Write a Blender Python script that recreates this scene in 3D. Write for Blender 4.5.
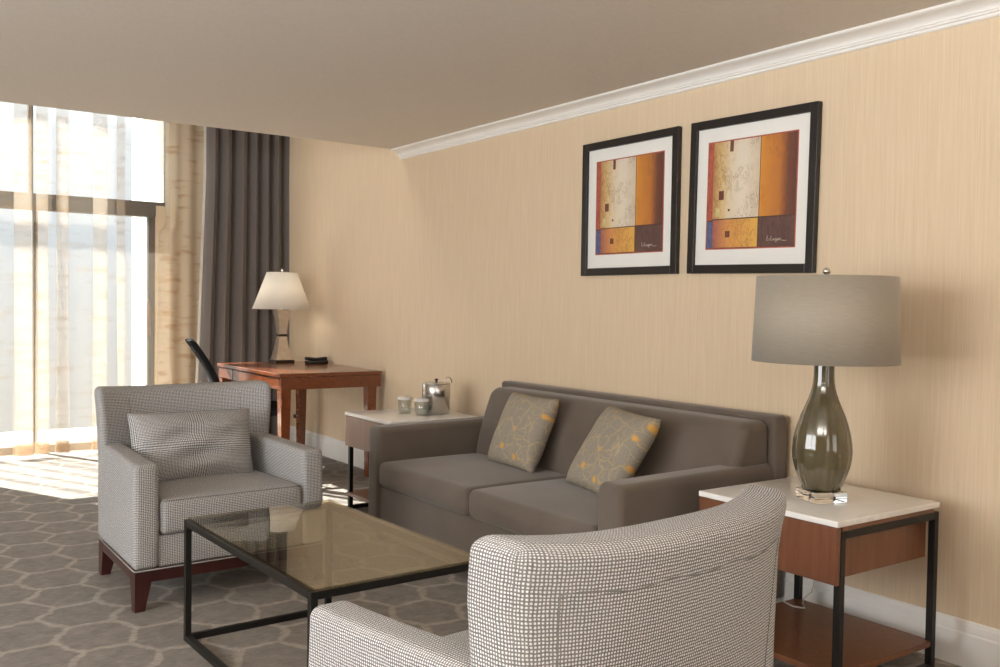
import bpy, bmesh, math, random
from mathutils import Vector, Matrix
random.seed(7)
PI = math.pi
sc = bpy.context.scene
for o in list(bpy.data.objects):
    bpy.data.objects.remove(o)
C = sc.collection

# ------------------------------------------------------------------ camera, sky, sun, lights, exposure
FPX = 941.08                                   # focal length in pixels of the 1000x667 frame
yaw, pitch, roll = math.radians(35.2273), math.radians(1.7595), math.radians(0.8405)
fwd = Vector((math.sin(yaw)*math.cos(pitch), math.cos(yaw)*math.cos(pitch), -math.sin(pitch)))
rgt = Vector((math.cos(yaw), -math.sin(yaw), 0.0))
upv = rgt.cross(fwd)
r2 = rgt*math.cos(roll) + upv*math.sin(roll)
u2 = -rgt*math.sin(roll) + upv*math.cos(roll)
cd = bpy.data.cameras.new('camera'); cam = bpy.data.objects.new('camera', cd); C.objects.link(cam)
cd.sensor_width = 36.0; cd.sensor_fit = 'HORIZONTAL'; cd.lens = FPX/1000*36.0
cd.clip_start = 0.05; cd.clip_end = 500
M = Matrix.Identity(4)
for i, v in enumerate((r2, u2, -fwd)):
    for k in range(3):
        M[k][i] = v[k]
M[2][3] = 1.27
cam.matrix_world = M
sc.camera = cam

sc.view_settings.view_transform = 'Standard'
sc.view_settings.look = 'None'
sc.view_settings.gamma = 1.0
sc.view_settings.use_curve_mapping = False
sc.view_settings.exposure = 0.0
sc.cycles.use_denoising = True
sc.cycles.max_bounces = 10
sc.cycles.diffuse_bounces = 5
sc.cycles.glossy_bounces = 5
sc.cycles.transmission_bounces = 8
sc.cycles.transparent_max_bounces = 24
sc.cycles.sample_clamp_indirect = 6.0
sc.cycles.caustics_reflective = False
sc.cycles.caustics_refractive = False

w = bpy.data.worlds.new('hazy sky'); sc.world = w; w.use_nodes = True
wn, wl = w.node_tree.nodes, w.node_tree.links
tc = wn.new('ShaderNodeTexCoord'); sx = wn.new('ShaderNodeSeparateXYZ'); rp = wn.new('ShaderNodeValToRGB')
wl.new(tc.outputs['Generated'], sx.inputs[0])
mr = wn.new('ShaderNodeMapRange'); mr.inputs[1].default_value = -0.2; mr.inputs[2].default_value = 0.8
wl.new(sx.outputs['Z'], mr.inputs[0]); wl.new(mr.outputs[0], rp.inputs[0])
e = rp.color_ramp.elements
SKY = 1.0
e[0].position = 0.0; e[0].color = (0.13, 0.13, 0.125, 1)
e[1].position = 1.0; e[1].color = (0.95, 1.0, 1.0, 1)
for p, col in ((0.12, (0.172, 0.170, 0.166, 1)), (0.20, (0.180, 0.187, 0.193, 1)), (0.245, (0.190, 0.202, 0.213, 1)), (0.275, (0.22, 0.232, 0.243, 1)), (0.36, (0.27, 0.278, 0.283, 1)), (0.42, (0.55, 0.57, 0.58, 1)), (0.5, (0.9, 0.93, 0.95, 1))):
    q = e.new(p); q.color = col
bg = wn['Background']; wl.new(rp.outputs[0], bg.inputs[0]); bg.inputs[1].default_value = 3.85*SKY

def light(name, kind, loc, direction, energy, color, **kw):
    d = bpy.data.lights.new(name, kind); o = bpy.data.objects.new(name, d); C.objects.link(o)
    o.location = loc
    o.rotation_euler = Vector(direction).to_track_quat('-Z', 'Y').to_euler()
    d.energy = energy; d.color = color
    for k, v in kw.items():
        setattr(d, k, v)
    return o
SUN_EL = math.radians(39.9)
light('sun', 'SUN', (0, 20, 20), (0.423*math.cos(SUN_EL), -0.906*math.cos(SUN_EL), -math.sin(SUN_EL)), 27.0, (1.0, 0.95, 0.87), angle=0.01)
# added fill hidden above the soffit, lighting the window end
light('loft_fill', 'AREA', (1.2, 7.3, 4.7), (0.05, -0.25, -1), 50.0, (1.0, 0.98, 0.96), shape='RECTANGLE', size=3.5, size_y=1.6)
# added fill lights: one at the left wall, one aimed up behind the camera
light('left_wall_fill', 'AREA', (-2.9, 2.5, 1.5), (1, 0.0, -0.03), 178.0, (0.94, 0.975, 1.0), shape='RECTANGLE', size=3.4, size_y=1.9)
light('ceiling_bounce_fill', 'AREA', (-0.5, -0.3, 1.75), (0.10, 0.20, 1), 205.0, (0.96, 0.98, 1.0), shape='DISK', size=0.9)

light('rear_fill', 'AREA', (0.6, -2.2, 1.35), (0.0, 1, 0.0), 26.0, (0.94, 0.975, 1.0), shape='RECTANGLE', size=2.6, size_y=1.6)  # added fill by the rear wall; no window is built there

# ------------------------------------------------------------------ shape helpers
def finish(bm, name, mat, parent=None, smooth=True, loc=None):
    me = bpy.data.meshes.new(name)
    bm.normal_update()
    bm.to_mesh(me); bm.free()
    if smooth:
        for p in me.polygons:
            p.use_smooth = True
    for m in (mat if isinstance(mat, (list, tuple)) else [mat]):
        me.materials.append(m)
    o = bpy.data.objects.new(name, me); C.objects.link(o)
    if parent is not None:
        o.parent = parent
    if loc is not None:
        o.location = loc
    return o

def NB():
    bm = bmesh.new(); bm.loops.layers.uv.new('UVMap'); return bm

def axis_coords(h, r, k, cuts):
    out = []
    if r > 1e-6:
        for i in range(k):
            a = PI/4*(1 - i/k)
            out.append((-(h - r) - r*math.tan(a)))
    else:
        out.append(-h)
    n = max(1, cuts)
    for i in range(n + 1):
        out.append(-(h - r) + 2*(h - r)*i/n) if r > 1e-6 else (out.append(-h + 2*h*(i+1)/n) if i < n else None)
    if r > 1e-6:
        for i in range(k):
            a = PI/4*((i + 1)/k)
            out.append((h - r) + r*math.tan(a))
    return out

def rbox(bm, lo, hi, r=0.004, k=2, cuts=(1, 1, 1), deform=None, uvs=1.0, mi=0):
    """box with rounded edges; deform(Vector) moves every vertex; UVs in metres, one projection per side"""
    lo, hi = Vector(lo), Vector(hi)
    h = (hi - lo)/2; c = (hi + lo)/2
    r = min(r, h.x*0.999, h.y*0.999, h.z*0.999)
    ax = [axis_coords(h[i], r, k, cuts[i]) for i in range(3)]
    n = [len(a) for a in ax]
    cache = {}
    uvl = bm.loops.layers.uv.verify()
    def vert(i, j, l):
        key = (i, j, l)
        if key not in cache:
            p = Vector((ax[0][i], ax[1][j], ax[2][l]))
            if r > 1e-6:
                inner = Vector([max(-(h[q] - r), min(h[q] - r, p[q])) for q in range(3)])
                d = p - inner
                if d.length > 1e-9:
                    p = inner + d.normalized()*r
            p = p + c
            cache[key] = bm.verts.new(deform(p) if deform else p)
        return cache[key]
    def face(ids, a, b):
        f = bm.faces.new([vert(*q) for q in ids]); f.material_index = mi
        for lp, q in zip(f.loops, ids):
            g = (ax[0][q[0]], ax[1][q[1]], ax[2][q[2]])
            lp[uvl].uv = ((g[a] + c[a])*uvs, (g[b] + c[b])*uvs)
    for i in range(n[0]-1):
        for j in range(n[1]-1):
            face([(i, j, 0), (i, j+1, 0), (i+1, j+1, 0), (i+1, j, 0)], 0, 1)
            z = n[2]-1
            face([(i, j, z), (i+1, j, z), (i+1, j+1, z), (i, j+1, z)], 0, 1)
    for i in range(n[0]-1):
        for l in range(n[2]-1):
            face([(i, 0, l), (i+1, 0, l), (i+1, 0, l+1), (i, 0, l+1)], 0, 2)
            y = n[1]-1
            face([(i, y, l), (i, y, l+1), (i+1, y, l+1), (i+1, y, l)], 0, 2)
    for j in range(n[1]-1):
        for l in range(n[2]-1):
            face([(0, j, l), (0, j, l+1), (0, j+1, l+1), (0, j+1, l)], 1, 2)
            x = n[0]-1
            face([(x, j, l), (x, j+1, l), (x, j+1, l+1), (x, j, l+1)], 1, 2)
    return bm

def lathe(bm, prof, segs=48, cx=0, cy=0, closed=True, rad=None):
    uvl = bm.loops.layers.uv.verify()
    rings = []
    for (r, z) in prof:
        if r < 1e-6:
            rings.append([bm.verts.new((cx, cy, z))]*segs); continue
        ring = []
        for s in range(segs):
            a = 2*PI*s/segs
            q = r*(rad(a, z) if rad else 1)
            ring.append(bm.verts.new((cx + q*math.cos(a), cy + q*math.sin(a), z)))
        rings.append(ring)
    for i in range(len(rings)-1):
        for s in range(segs):
            t = (s+1) % segs
            vs = [rings[i][s], rings[i][t], rings[i+1][t], rings[i+1][s]]
            u = []
            for v in vs:
                if v not in u: u.append(v)
            if len(u) >= 3:
                f = bm.faces.new(u)
                for lp in f.loops:
                    lp[uvl].uv = (s/segs, lp.vert.co.z)
    return bm

def tube(bm, pts, r, segs=8, taper=None):
    pts = [Vector(p) for p in pts]
    rings = []
    up = Vector((0, 0, 1))
    for i, p in enumerate(pts):
        d = (pts[min(i+1, len(pts)-1)] - pts[max(i-1, 0)]).normalized()
        a = d.cross(up if abs(d.z) < 0.95 else Vector((1, 0, 0))).normalized(); b = d.cross(a).normalized()
        rr = r*(taper[i] if taper else 1)
        rings.append([bm.verts.new(p + a*rr*math.cos(2*PI*s/segs) + b*rr*math.sin(2*PI*s/segs)) for s in range(segs)])
    for i in range(len(rings)-1):
        for s in range(segs):
            t = (s+1) % segs
            bm.faces.new([rings[i][s], rings[i][t], rings[i+1][t], rings[i+1][s]])
    bm.faces.new(rings[0]); bm.faces.new(list(reversed(rings[-1])))
    bmesh.ops.recalc_face_normals(bm, faces=bm.faces[:])
    return bm

def loft(bm, rings, cap=True):
    vr = [[bm.verts.new(p) for p in r] for r in rings]
    for i in range(len(vr)-1):
        n = len(vr[i])
        for s in range(n):
            t = (s+1) % n
            bm.faces.new([vr[i][s], vr[i][t], vr[i+1][t], vr[i+1][s]])
    if cap:
        bm.faces.new(list(reversed(vr[0]))); bm.faces.new(vr[-1])
    bmesh.ops.recalc_face_normals(bm, faces=bm.faces[:])
    return bm

def sq(cx, cy, z, a, b=None, rot=0):
    b = b or a
    out = []
    for x, y in ((-a, -b), (a, -b), (a, b), (-a, b)):
        out.append((cx + x*math.cos(rot) - y*math.sin(rot), cy + x*math.sin(rot) + y*math.cos(rot), z))
    return out

def thing(name, label, cat, loc=(0, 0, 0), rotz=0, group=None):
    o = bpy.data.objects.new(name, None); C.objects.link(o)
    o.location = loc; o.rotation_euler = (0, 0, rotz); o.empty_display_size = 0.1
    o['label'] = label; o['category'] = cat
    if group: o['group'] = group
    return o
def tag(o, label, cat, group=None):
    o['label'] = label; o['category'] = cat
    if group: o['group'] = group
    return o
def struct(o):
    o['kind'] = 'structure'; return o
def dup(root, loc, rotz, label, group=None):
    r = root.copy(); C.objects.link(r); r.location = loc; r.rotation_euler = (0, 0, rotz); r['label'] = label
    if group: r['group'] = group
    for ch in [o for o in bpy.data.objects if o.parent == root]:
        c = ch.copy(); C.objects.link(c); c.parent = r
        for g in [o for o in bpy.data.objects if o.parent == ch]:
            d = g.copy(); C.objects.link(d); d.parent = c
    return r

# ------------------------------------------------------------------ material helpers
class G:
    def __init__(s, name):
        s.m = bpy.data.materials.new(name); s.m.use_nodes = True
        s.n, s.l = s.m.node_tree.nodes, s.m.node_tree.links
        s.b = s.n['Principled BSDF']; s.out = s.n['Material Output']
    def new(s, t, **kw):
        x = s.n.new(t)
        for k, v in kw.items(): setattr(x, k, v)
        return x
    def put(s, inp, v):
        if isinstance(v, bpy.types.NodeSocket): s.l.new(v, inp)
        else: inp.default_value = v
    def math(s, op, a, b=0.0, c=0.0, clamp=False):
        x = s.new('ShaderNodeMath', operation=op, use_clamp=clamp)
        for i, v in enumerate((a, b, c)): s.put(x.inputs[i], v)
        return x.outputs[0]
    def coord(s, which='Object'):
        return s.new('ShaderNodeTexCoord').outputs[which]
    def mapped(s, vec, scale=(1, 1, 1), loc=(0, 0, 0), rot=(0, 0, 0)):
        x = s.new('ShaderNodeMapping'); s.l.new(vec, x.inputs[0])
        x.inputs['Scale'].default_value = scale; x.inputs['Location'].default_value = loc; x.inputs['Rotation'].default_value = rot
        return x.outputs[0]
    def noise(s, vec, scale=5, detail=3, rough=0.5, dist=0.0, out='Fac'):
        x = s.new('ShaderNodeTexNoise'); s.l.new(vec, x.inputs['Vector'])
        x.inputs['Scale'].default_value = scale; x.inputs['Detail'].default_value = detail
        x.inputs['Roughness'].default_value = rough; x.inputs['Distortion'].default_value = dist
        return x.outputs[out]
    def ramp(s, fac, stops, interp='LINEAR'):
        x = s.new('ShaderNodeValToRGB'); s.l.new(fac, x.inputs[0]); x.color_ramp.interpolation = interp
        el = x.color_ramp.elements
        while len(el) > 1: el.remove(el[-1])
        el[0].position = stops[0][0]; el[0].color = (*stops[0][1], 1)
        for p, c in stops[1:]:
            q = el.new(p); q.color = (*c, 1)
        return x.outputs[0]
    def mixc(s, fac, a, b, mode='MIX'):
        x = s.new('ShaderNodeMix', data_type='RGBA', blend_type=mode)
        s.put(x.inputs[0], fac)
        for i, v in ((6, a), (7, b)):
            s.put(x.inputs[i], v if isinstance(v, bpy.types.NodeSocket) else (*v, 1))
        return x.outputs[2]
    def smooth(s, v, a, b):
        x = s.new('ShaderNodeMapRange', interpolation_type='SMOOTHSTEP'); s.l.new(v, x.inputs[0])
        x.inputs[1].default_value = a; x.inputs[2].default_value = b
        return x.outputs[0]
    def bump(s, h, strength=0.2, dist=0.002):
        x = s.new('ShaderNodeBump'); s.l.new(h, x.inputs['Height']); x.inputs['Strength'].default_value = strength
        x.inputs['Distance'].default_value = dist; s.l.new(x.outputs[0], s.b.inputs['Normal'])
    def set(s, **kw):
        for k, v in kw.items():
            s.put(s.b.inputs[k.replace('_', ' ')], v if not (isinstance(v, tuple) and len(v) == 3) else (*v, 1))
        return s

def plain(name, col, rough=0.5, metal=0.0, spec=0.5, var=0.06, vscale=8.0):
    g = G(name); n = g.noise(g.coord(), vscale, 3)
    a = tuple(c*(1-var) for c in col); b = tuple(min(1, c*(1+var)) for c in col)
    g.set(Base_Color=g.ramp(n, [(0.3, a), (0.7, b)]), Roughness=rough, Metallic=metal)
    g.b.inputs['Specular IOR Level'].default_value = spec
    return g.m

def wallpaper():
    g = G('beige strie wallpaper'); c = g.coord()
    n1 = g.noise(g.mapped(c, (1, 95, 2.2)), 1.6, 4, 0.65)
    n2 = g.noise(g.mapped(c, (1, 300, 4)), 1.0, 2, 0.6)
    k = g.math('ADD', g.math('MULTIPLY', n1, 0.65), g.math('MULTIPLY', n2, 0.35))
    col = g.ramp(k, [(0.30, (0.645, 0.505, 0.345)), (0.5, (0.70, 0.558, 0.392)), (0.68, (0.755, 0.61, 0.44))])
    g.set(Base_Color=col, Roughness=0.62); g.bump(k, 0.12, 0.001)
    g.b.inputs['Specular IOR Level'].default_value = 0.3
    return g.m
def carpet_mat():
    g = G('taupe honeycomb carpet'); c = g.coord()
    dn = g.new('ShaderNodeTexNoise'); dn.inputs['Scale'].default_value = 9.0; dn.inputs['Detail'].default_value = 3
    g.l.new(c, dn.inputs['Vector'])
    sub = g.new('ShaderNodeVectorMath', operation='SUBTRACT'); g.l.new(dn.outputs['Color'], sub.inputs[0]); sub.inputs[1].default_value = (0.5, 0.5, 0.5)
    scl = g.new('ShaderNodeVectorMath', operation='SCALE'); g.l.new(sub.outputs[0], scl.inputs[0]); scl.inputs['Scale'].default_value = 0.075
    add = g.new('ShaderNodeVectorMath', operation='ADD'); g.l.new(c, add.inputs[0]); g.l.new(scl.outputs[0], add.inputs[1])
    sp = g.new('ShaderNodeSeparateXYZ'); g.l.new(add.outputs[0], sp.inputs[0])
    S3 = math.sqrt(3)
    u = g.math('MULTIPLY', g.math('SUBTRACT', sp.outputs[0], 0.80), 1.5/0.236)
    v = g.math('MULTIPLY', g.math('SUBTRACT', sp.outputs[1], 4.319), S3/0.2905)
    def hexd(ou, ov):
        a = g.math('SUBTRACT', u, ou); b = g.math('SUBTRACT', v, ov)
        a = g.math('SUBTRACT', a, g.math('MULTIPLY', g.math('ROUND', g.math('DIVIDE', a, 3.0)), 3.0))
        b = g.math('SUBTRACT', b, g.math('MULTIPLY', g.math('ROUND', g.math('DIVIDE', b, S3)), S3))
        a = g.math('ABSOLUTE', a); b = g.math('ABSOLUTE', b)
        return g.math('MAXIMUM', b, g.math('ADD', g.math('MULTIPLY', a, S3/2), g.math('MULTIPLY', b, 0.5)))
    d = g.math('MINIMUM', hexd(0, 0), hexd(1.5, S3/2))
    line = g.smooth(d, S3/2 - 0.130, S3/2 - 0.035)
    fib = g.noise(g.mapped(c, (22, 130, 1)), 1.0, 4, 0.75)
    blot = g.noise(c, 14, 4, 0.6)
    k = g.math('ADD', g.math('MULTIPLY', fib, 0.6), g.math('MULTIPLY', blot, 0.4))
    base = g.ramp(k, [(0.36, (0.178, 0.160, 0.143)), (0.62, (0.288, 0.262, 0.240))])
    lite = g.ramp(k, [(0.32, (0.33, 0.290, 0.248)), (0.66, (0.47, 0.42, 0.365))])
    g.set(Base_Color=g.mixc(g.math('MULTIPLY', line, g.math('ADD', 0.45, g.math('MULTIPLY', g.smooth(fib, 0.38, 0.60), 0.60)), clamp=True), base, lite), Roughness=0.95); g.bump(g.noise(c, 260, 2), 0.5, 0.004)
    g.b.inputs['Specular IOR Level'].default_value = 0.1
    return g.m
def dots_mat():
    g = G('grey and white woven dot fabric')
    uv = g.new('ShaderNodeUVMap').outputs[0]
    def lat(vec, p):
        x = g.new('ShaderNodeVectorMath', operation='SCALE'); g.l.new(vec, x.inputs[0]); x.inputs['Scale'].default_value = 1/p
        f = g.new('ShaderNodeVectorMath', operation='FRACTION'); g.l.new(x.outputs[0], f.inputs[0])
        s = g.new('ShaderNodeVectorMath', operation='SUBTRACT'); g.l.new(f.outputs[0], s.inputs[0]); s.inputs[1].default_value = (0.5, 0.5, 0)
        q = g.new('ShaderNodeSeparateXYZ'); g.l.new(s.outputs[0], q.inputs[0])
        return g.math('ABSOLUTE', q.outputs[0]), g.math('ABSOLUTE', q.outputs[1])
    jn = g.new('ShaderNodeTexNoise'); jn.inputs['Scale'].default_value = 70; jn.inputs['Detail'].default_value = 1; g.l.new(uv, jn.inputs['Vector'])
    js = g.new('ShaderNodeVectorMath', operation='MULTIPLY_ADD'); g.l.new(jn.outputs['Color'], js.inputs[0]); js.inputs[1].default_value = (0.0035, 0.0035, 0); g.l.new(uv, js.inputs[2])
    a, b = lat(js.outputs[0], 0.0068)
    d = g.math('POWER', g.math('ADD', g.math('POWER', a, 3), g.math('POWER', b, 3)), 1/3)
    dot = g.math('SUBTRACT', 1.0, g.smooth(d, 0.20, 0.39))
    n = g.noise(uv, 160, 2)
    gap = g.ramp(n, [(0.3, (0.135, 0.128, 0.125)), (0.7, (0.215, 0.206, 0.202))])
    wht = g.ramp(n, [(0.3, (0.71, 0.71, 0.715)), (0.7, (0.85, 0.85, 0.85))])
    g.set(Base_Color=g.mixc(dot, gap, wht), Roughness=0.9); g.bump(dot, 0.5, 0.0015)
    g.b.inputs['Specular IOR Level'].default_value = 0.2
    return g.m
def sofa_mat():
    g = G('dark taupe woven upholstery')
    uv = g.new('ShaderNodeUVMap').outputs[0]
    wv = g.noise(g.mapped(uv, (900, 900, 1)), 1.0, 1); bl = g.noise(g.coord(), 5, 3)
    k = g.math('ADD', g.math('MULTIPLY', wv, 0.5), g.math('MULTIPLY', bl, 0.5))
    g.set(Base_Color=g.ramp(k, [(0.35, (0.103, 0.080, 0.062)), (0.65, (0.140, 0.111, 0.088))]), Roughness=0.75)
    g.b.inputs['Sheen Weight'].default_value = 0.25; g.b.inputs['Sheen Roughness'].default_value = 0.5
    g.b.inputs['Specular IOR Level'].default_value = 0.3
    g.bump(wv, 0.25, 0.001)
    return g.m
def flower_mat():
    g = G('grey cushion fabric with ochre flowers')
    uv = g.new('ShaderNodeUVMap').outputs[0]
    dn = g.new('ShaderNodeTexNoise'); dn.inputs['Scale'].default_value = 9.0; g.l.new(uv, dn.inputs['Vector'])
    sub = g.new('ShaderNodeVectorMath', operation='SUBTRACT'); g.l.new(dn.outputs['Color'], sub.inputs[0]); sub.inputs[1].default_value = (0.5, 0.5, 0.5)
    scl = g.new('ShaderNodeVectorMath', operation='SCALE'); g.l.new(sub.outputs[0], scl.inputs[0]); scl.inputs['Scale'].default_value = 0.09
    add = g.new('ShaderNodeVectorMath', operation='ADD'); g.l.new(uv, add.inputs[0]); g.l.new(scl.outputs[0], add.inputs[1])
    def vor(vec, scale, feat):
        scale *= 1.2
        x = g.new('ShaderNodeTexVoronoi', feature=feat); g.l.new(vec, x.inputs['Vector']); x.inputs['Scale'].default_value = scale
        return x
    e1 = vor(add.outputs[0], 15, 'DISTANCE_TO_EDGE').outputs['Distance']
    e2 = vor(g.mapped(add.outputs[0], loc=(0.37, 0.81, 0)), 8, 'DISTANCE_TO_EDGE').outputs['Distance']
    ln = g.math('SUBTRACT', 1.0, g.smooth(g.math('MINIMUM', e1, e2), 0.010, 0.028))
    f = vor(add.outputs[0], 9.5, 'F1')
    fl = g.math('SUBTRACT', 1.0, g.smooth(f.outputs['Distance'], 0.12, 0.25))
    pick = g.new('ShaderNodeSeparateColor'); g.l.new(f.outputs['Color'], pick.inputs[0])
    fl = g.math('MULTIPLY', fl, g.math('GREATER_THAN', pick.outputs[0], 0.30))
    n = g.noise(uv, 220, 2)
    base = g.ramp(n, [(0.3, (0.225, 0.195, 0.155)), (0.7, (0.320, 0.285, 0.232))])
    col = g.mixc(g.math('MULTIPLY', ln, 0.45), base, (0.56, 0.40, 0.19))
    col = g.mixc(g.math('MULTIPLY', fl, 0.85), col, (0.68, 0.35, 0.055))
    g.set(Base_Color=col, Roughness=0.85); g.bump(n, 0.3, 0.001)
    return g.m
def wood(name, a, b, rough=0.3, axis=(1, 14, 14), coat=0.0):
    g = G(name); c = g.coord()
    n = g.noise(g.mapped(c, axis), 2.5, 5, 0.6, 0.6)
    g.set(Base_Color=g.ramp(n, [(0.3, a), (0.7, b)]), Roughness=rough)
    g.b.inputs['Coat Weight'].default_value = coat; g.b.inputs['Coat Roughness'].default_value = 0.15
    return g.m
def marble_mat():
    g = G('white marble'); c = g.coord()
    n = g.noise(c, 4, 6, 0.65, 1.5)
    g.set(Base_Color=g.ramp(n, [(0.35, (0.86, 0.84, 0.81)), (0.55, (0.91, 0.895, 0.87)), (0.62, (0.83, 0.81, 0.78)), (0.7, (0.92, 0.905, 0.88))]), Roughness=0.12)
    return g.m
def pane_mat(name, tint, f0=0.04, rough=0.0):
    """clear or tinted sheet: lets light straight through and mirrors by the angle of incidence"""
    g = G(name)
    geo = g.new('ShaderNodeNewGeometry')
    dt = g.new('ShaderNodeVectorMath', operation='DOT_PRODUCT'); g.l.new(geo.outputs['Normal'], dt.inputs[0]); g.l.new(geo.outputs['Incoming'], dt.inputs[1])
    c = g.math('ABSOLUTE', dt.outputs['Value'])
    k = g.math('POWER', g.math('SUBTRACT', 1.0, c, clamp=True), 5.0)
    F = g.math('ADD', f0, g.math('MULTIPLY', k, 1 - f0), clamp=True)
    t = g.new('ShaderNodeBsdfTransparent'); n = g.noise(g.coord(), 3, 1)
    g.l.new(g.ramp(n, [(0.0, tint), (1.0, tuple(min(1, x*1.01) for x in tint))]), t.inputs[0])
    s = g.new('ShaderNodeBsdfGlossy'); s.inputs['Roughness'].default_value = rough
    mx = g.new('ShaderNodeMixShader'); g.l.new(F, mx.inputs[0]); g.l.new(t.outputs[0], mx.inputs[1]); g.l.new(s.outputs[0], mx.inputs[2])
    g.l.new(mx.outputs[0], g.out.inputs[0])
    return g.m
def glass_mat(name, col, ior=1.49, rough=0.0):
    g = G(name); n = g.noise(g.coord(), 6, 1)
    g.set(Base_Color=g.ramp(n, [(0, col), (1, col)]), Roughness=rough, IOR=ior)
    g.b.inputs['Transmission Weight'].default_value = 1.0
    return g.m
def sheer_mat(name, opacity, dash, col, dashcol, hem=True, trans=0.35):
    g = G(name); uv = g.new('ShaderNodeUVMap').outputs[0]
    n1 = g.noise(g.mapped(uv, (3.4, 15, 1)), 1.0, 3, 0.5, 0.2)
    n2 = g.noise(g.mapped(uv, (6, 5, 1)), 1.0, 2)
    d = g.math('MULTIPLY', g.smooth(n1, 0.50, 0.68), g.smooth(n2, 0.36, 0.54))
    sp = g.new('ShaderNodeSeparateXYZ'); g.l.new(uv, sp.inputs[0])
    fac = g.math('ADD', opacity, g.math('MULTIPLY', d, dash), clamp=True)
    if hem:
        hm = g.math('LESS_THAN', sp.outputs[1], 0.13)
        fac = g.math('ADD', fac, g.math('MULTIPLY', hm, 0.25), clamp=True)
    colr = g.mixc(d, col, dashcol)
    if hem:
        colr = g.mixc(g.math('MULTIPLY', hm, 0.8), colr, dashcol)
    df = g.new('ShaderNodeBsdfDiffuse'); tr = g.new('ShaderNodeBsdfTranslucent'); tp = g.new('ShaderNodeBsdfTransparent')
    g.l.new(colr, df.inputs[0]); g.l.new(colr, tr.inputs[0])
    m1 = g.new('ShaderNodeMixShader'); m1.inputs[0].default_value = trans; g.l.new(df.outputs[0], m1.inputs[1]); g.l.new(tr.outputs[0], m1.inputs[2])
    m2 = g.new('ShaderNodeMixShader'); g.l.new(fac, m2.inputs[0]); g.l.new(tp.outputs[0], m2.inputs[1]); g.l.new(m1.outputs[0], m2.inputs[2])
    g.l.new(m2.outputs[0], g.out.inputs[0])
    return g.m
def shade_mat(name, col, trans, silk=False):
    g = G(name); c = g.coord()
    n = g.noise(g.mapped(c, (30, 30, 420) if silk else (200, 200, 200)), 1.0, 3, 0.6)
    colr = g.ramp(n, [(0.3, tuple(x*0.92 for x in col)), (0.7, tuple(min(1, x*1.06) for x in col))])
    g.set(Base_Color=colr, Roughness=0.6 if silk else 0.8)
    g.b.inputs['Sheen Weight'].default_value = 0.3 if silk else 0.0
    tr = g.new('ShaderNodeBsdfTranslucent'); g.l.new(colr, tr.inputs[0])
    mx = g.new('ShaderNodeMixShader'); mx.inputs[0].default_value = trans
    g.l.new(g.b.outputs[0], mx.inputs[1]); g.l.new(tr.outputs[0], mx.inputs[2]); g.l.new(mx.outputs[0], g.out.inputs[0])
    return g.m

WALL = wallpaper(); CARPET = carpet_mat(); DOTS = dots_mat(); SOFA = sofa_mat(); FLOWER = flower_mat()
CEIL = plain('warm off white plaster ceiling', (0.67, 0.605, 0.53), 0.9, var=0.03, vscale=60)
TRIM = plain('white painted trim', (0.83, 0.81, 0.775), 0.4, var=0.02)
CHERRY = wood('polished cherry wood', (0.125, 0.033, 0.012), (0.200, 0.058, 0.020), 0.25, (14, 2, 14), 0.4)
WALNUT = wood('walnut veneer', (0.115, 0.041, 0.018), (0.180, 0.068, 0.030), 0.35, (20, 20, 1.5), 0.15)
MAHOG = wood('dark mahogany stain', (0.030, 0.006, 0.006), (0.055, 0.012, 0.010), 0.3, (20, 20, 2), 0.3)
MARBLE = marble_mat()
BLACK = plain('black powder coated steel', (0.010, 0.009, 0.008), 0.42, 0.0, 0.3)
BLKPLASTIC = plain('black plastic', (0.012, 0.012, 0.013), 0.4)
BLKMESH = plain('black mesh fabric', (0.010, 0.010, 0.011), 0.9, 0.0, 0.15)
STEEL = plain('brushed stainless steel', (0.62, 0.60, 0.57), 0.26, 1.0)
CHROME = plain('polished nickel', (0.75, 0.73, 0.70), 0.08, 1.0)
BRONZEBAND = plain('dark bronze', (0.05, 0.035, 0.025), 0.35, 0.6)
SEAM = plain('grey sewing thread seam', (0.17, 0.16, 0.152), 0.9)
PIPING = plain('pale grey fabric cord', (0.30, 0.285, 0.27), 0.9)
PAPERLID = plain('white paper lid', (0.82, 0.80, 0.77), 0.8)
GLASSTOP = pane_mat('bronze tinted glass', (0.80, 0.765, 0.655), 0.09)
CLEAR = pane_mat('clear glass', (0.985, 0.99, 0.985), 0.04)
ACRYLIC = glass_mat('clear acrylic', (0.99, 0.99, 0.985), 1.42)
TUMBLER = pane_mat('drinking glass', (0.90, 0.92, 0.91), 0.13)
PICGLASS = pane_mat('picture glazing', (0.995, 0.995, 0.99), 0.006)
WINPANE = pane_mat('window glass', (0.96, 0.98, 0.98), 0.03)
WINFRAME = plain('brown bronze window frame', (0.060, 0.047, 0.037), 0.5)
SHEER = sheer_mat('cream sheer voile', 0.115, 0.09, (0.78, 0.69, 0.58), (0.60, 0.42, 0.26))
SHEERDENSE = sheer_mat('gathered beige voile', 0.96, 0.04, (0.90, 0.79, 0.62), (0.70, 0.52, 0.33), hem=False, trans=0.45)
def drape_mat():
    g = G('heavy grey drape'); uv = g.new('ShaderNodeUVMap').outputs[0]
    n = g.noise(g.mapped(uv, (300, 500, 1)), 1.0, 2)
    g.set(Base_Color=g.ramp(n, [(0.3, (0.118, 0.099, 0.088)), (0.7, (0.165, 0.140, 0.125))]), Roughness=0.8)
    g.b.inputs['Sheen Weight'].default_value = 0.2
    return g.m
DRAPE = drape_mat()

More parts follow.
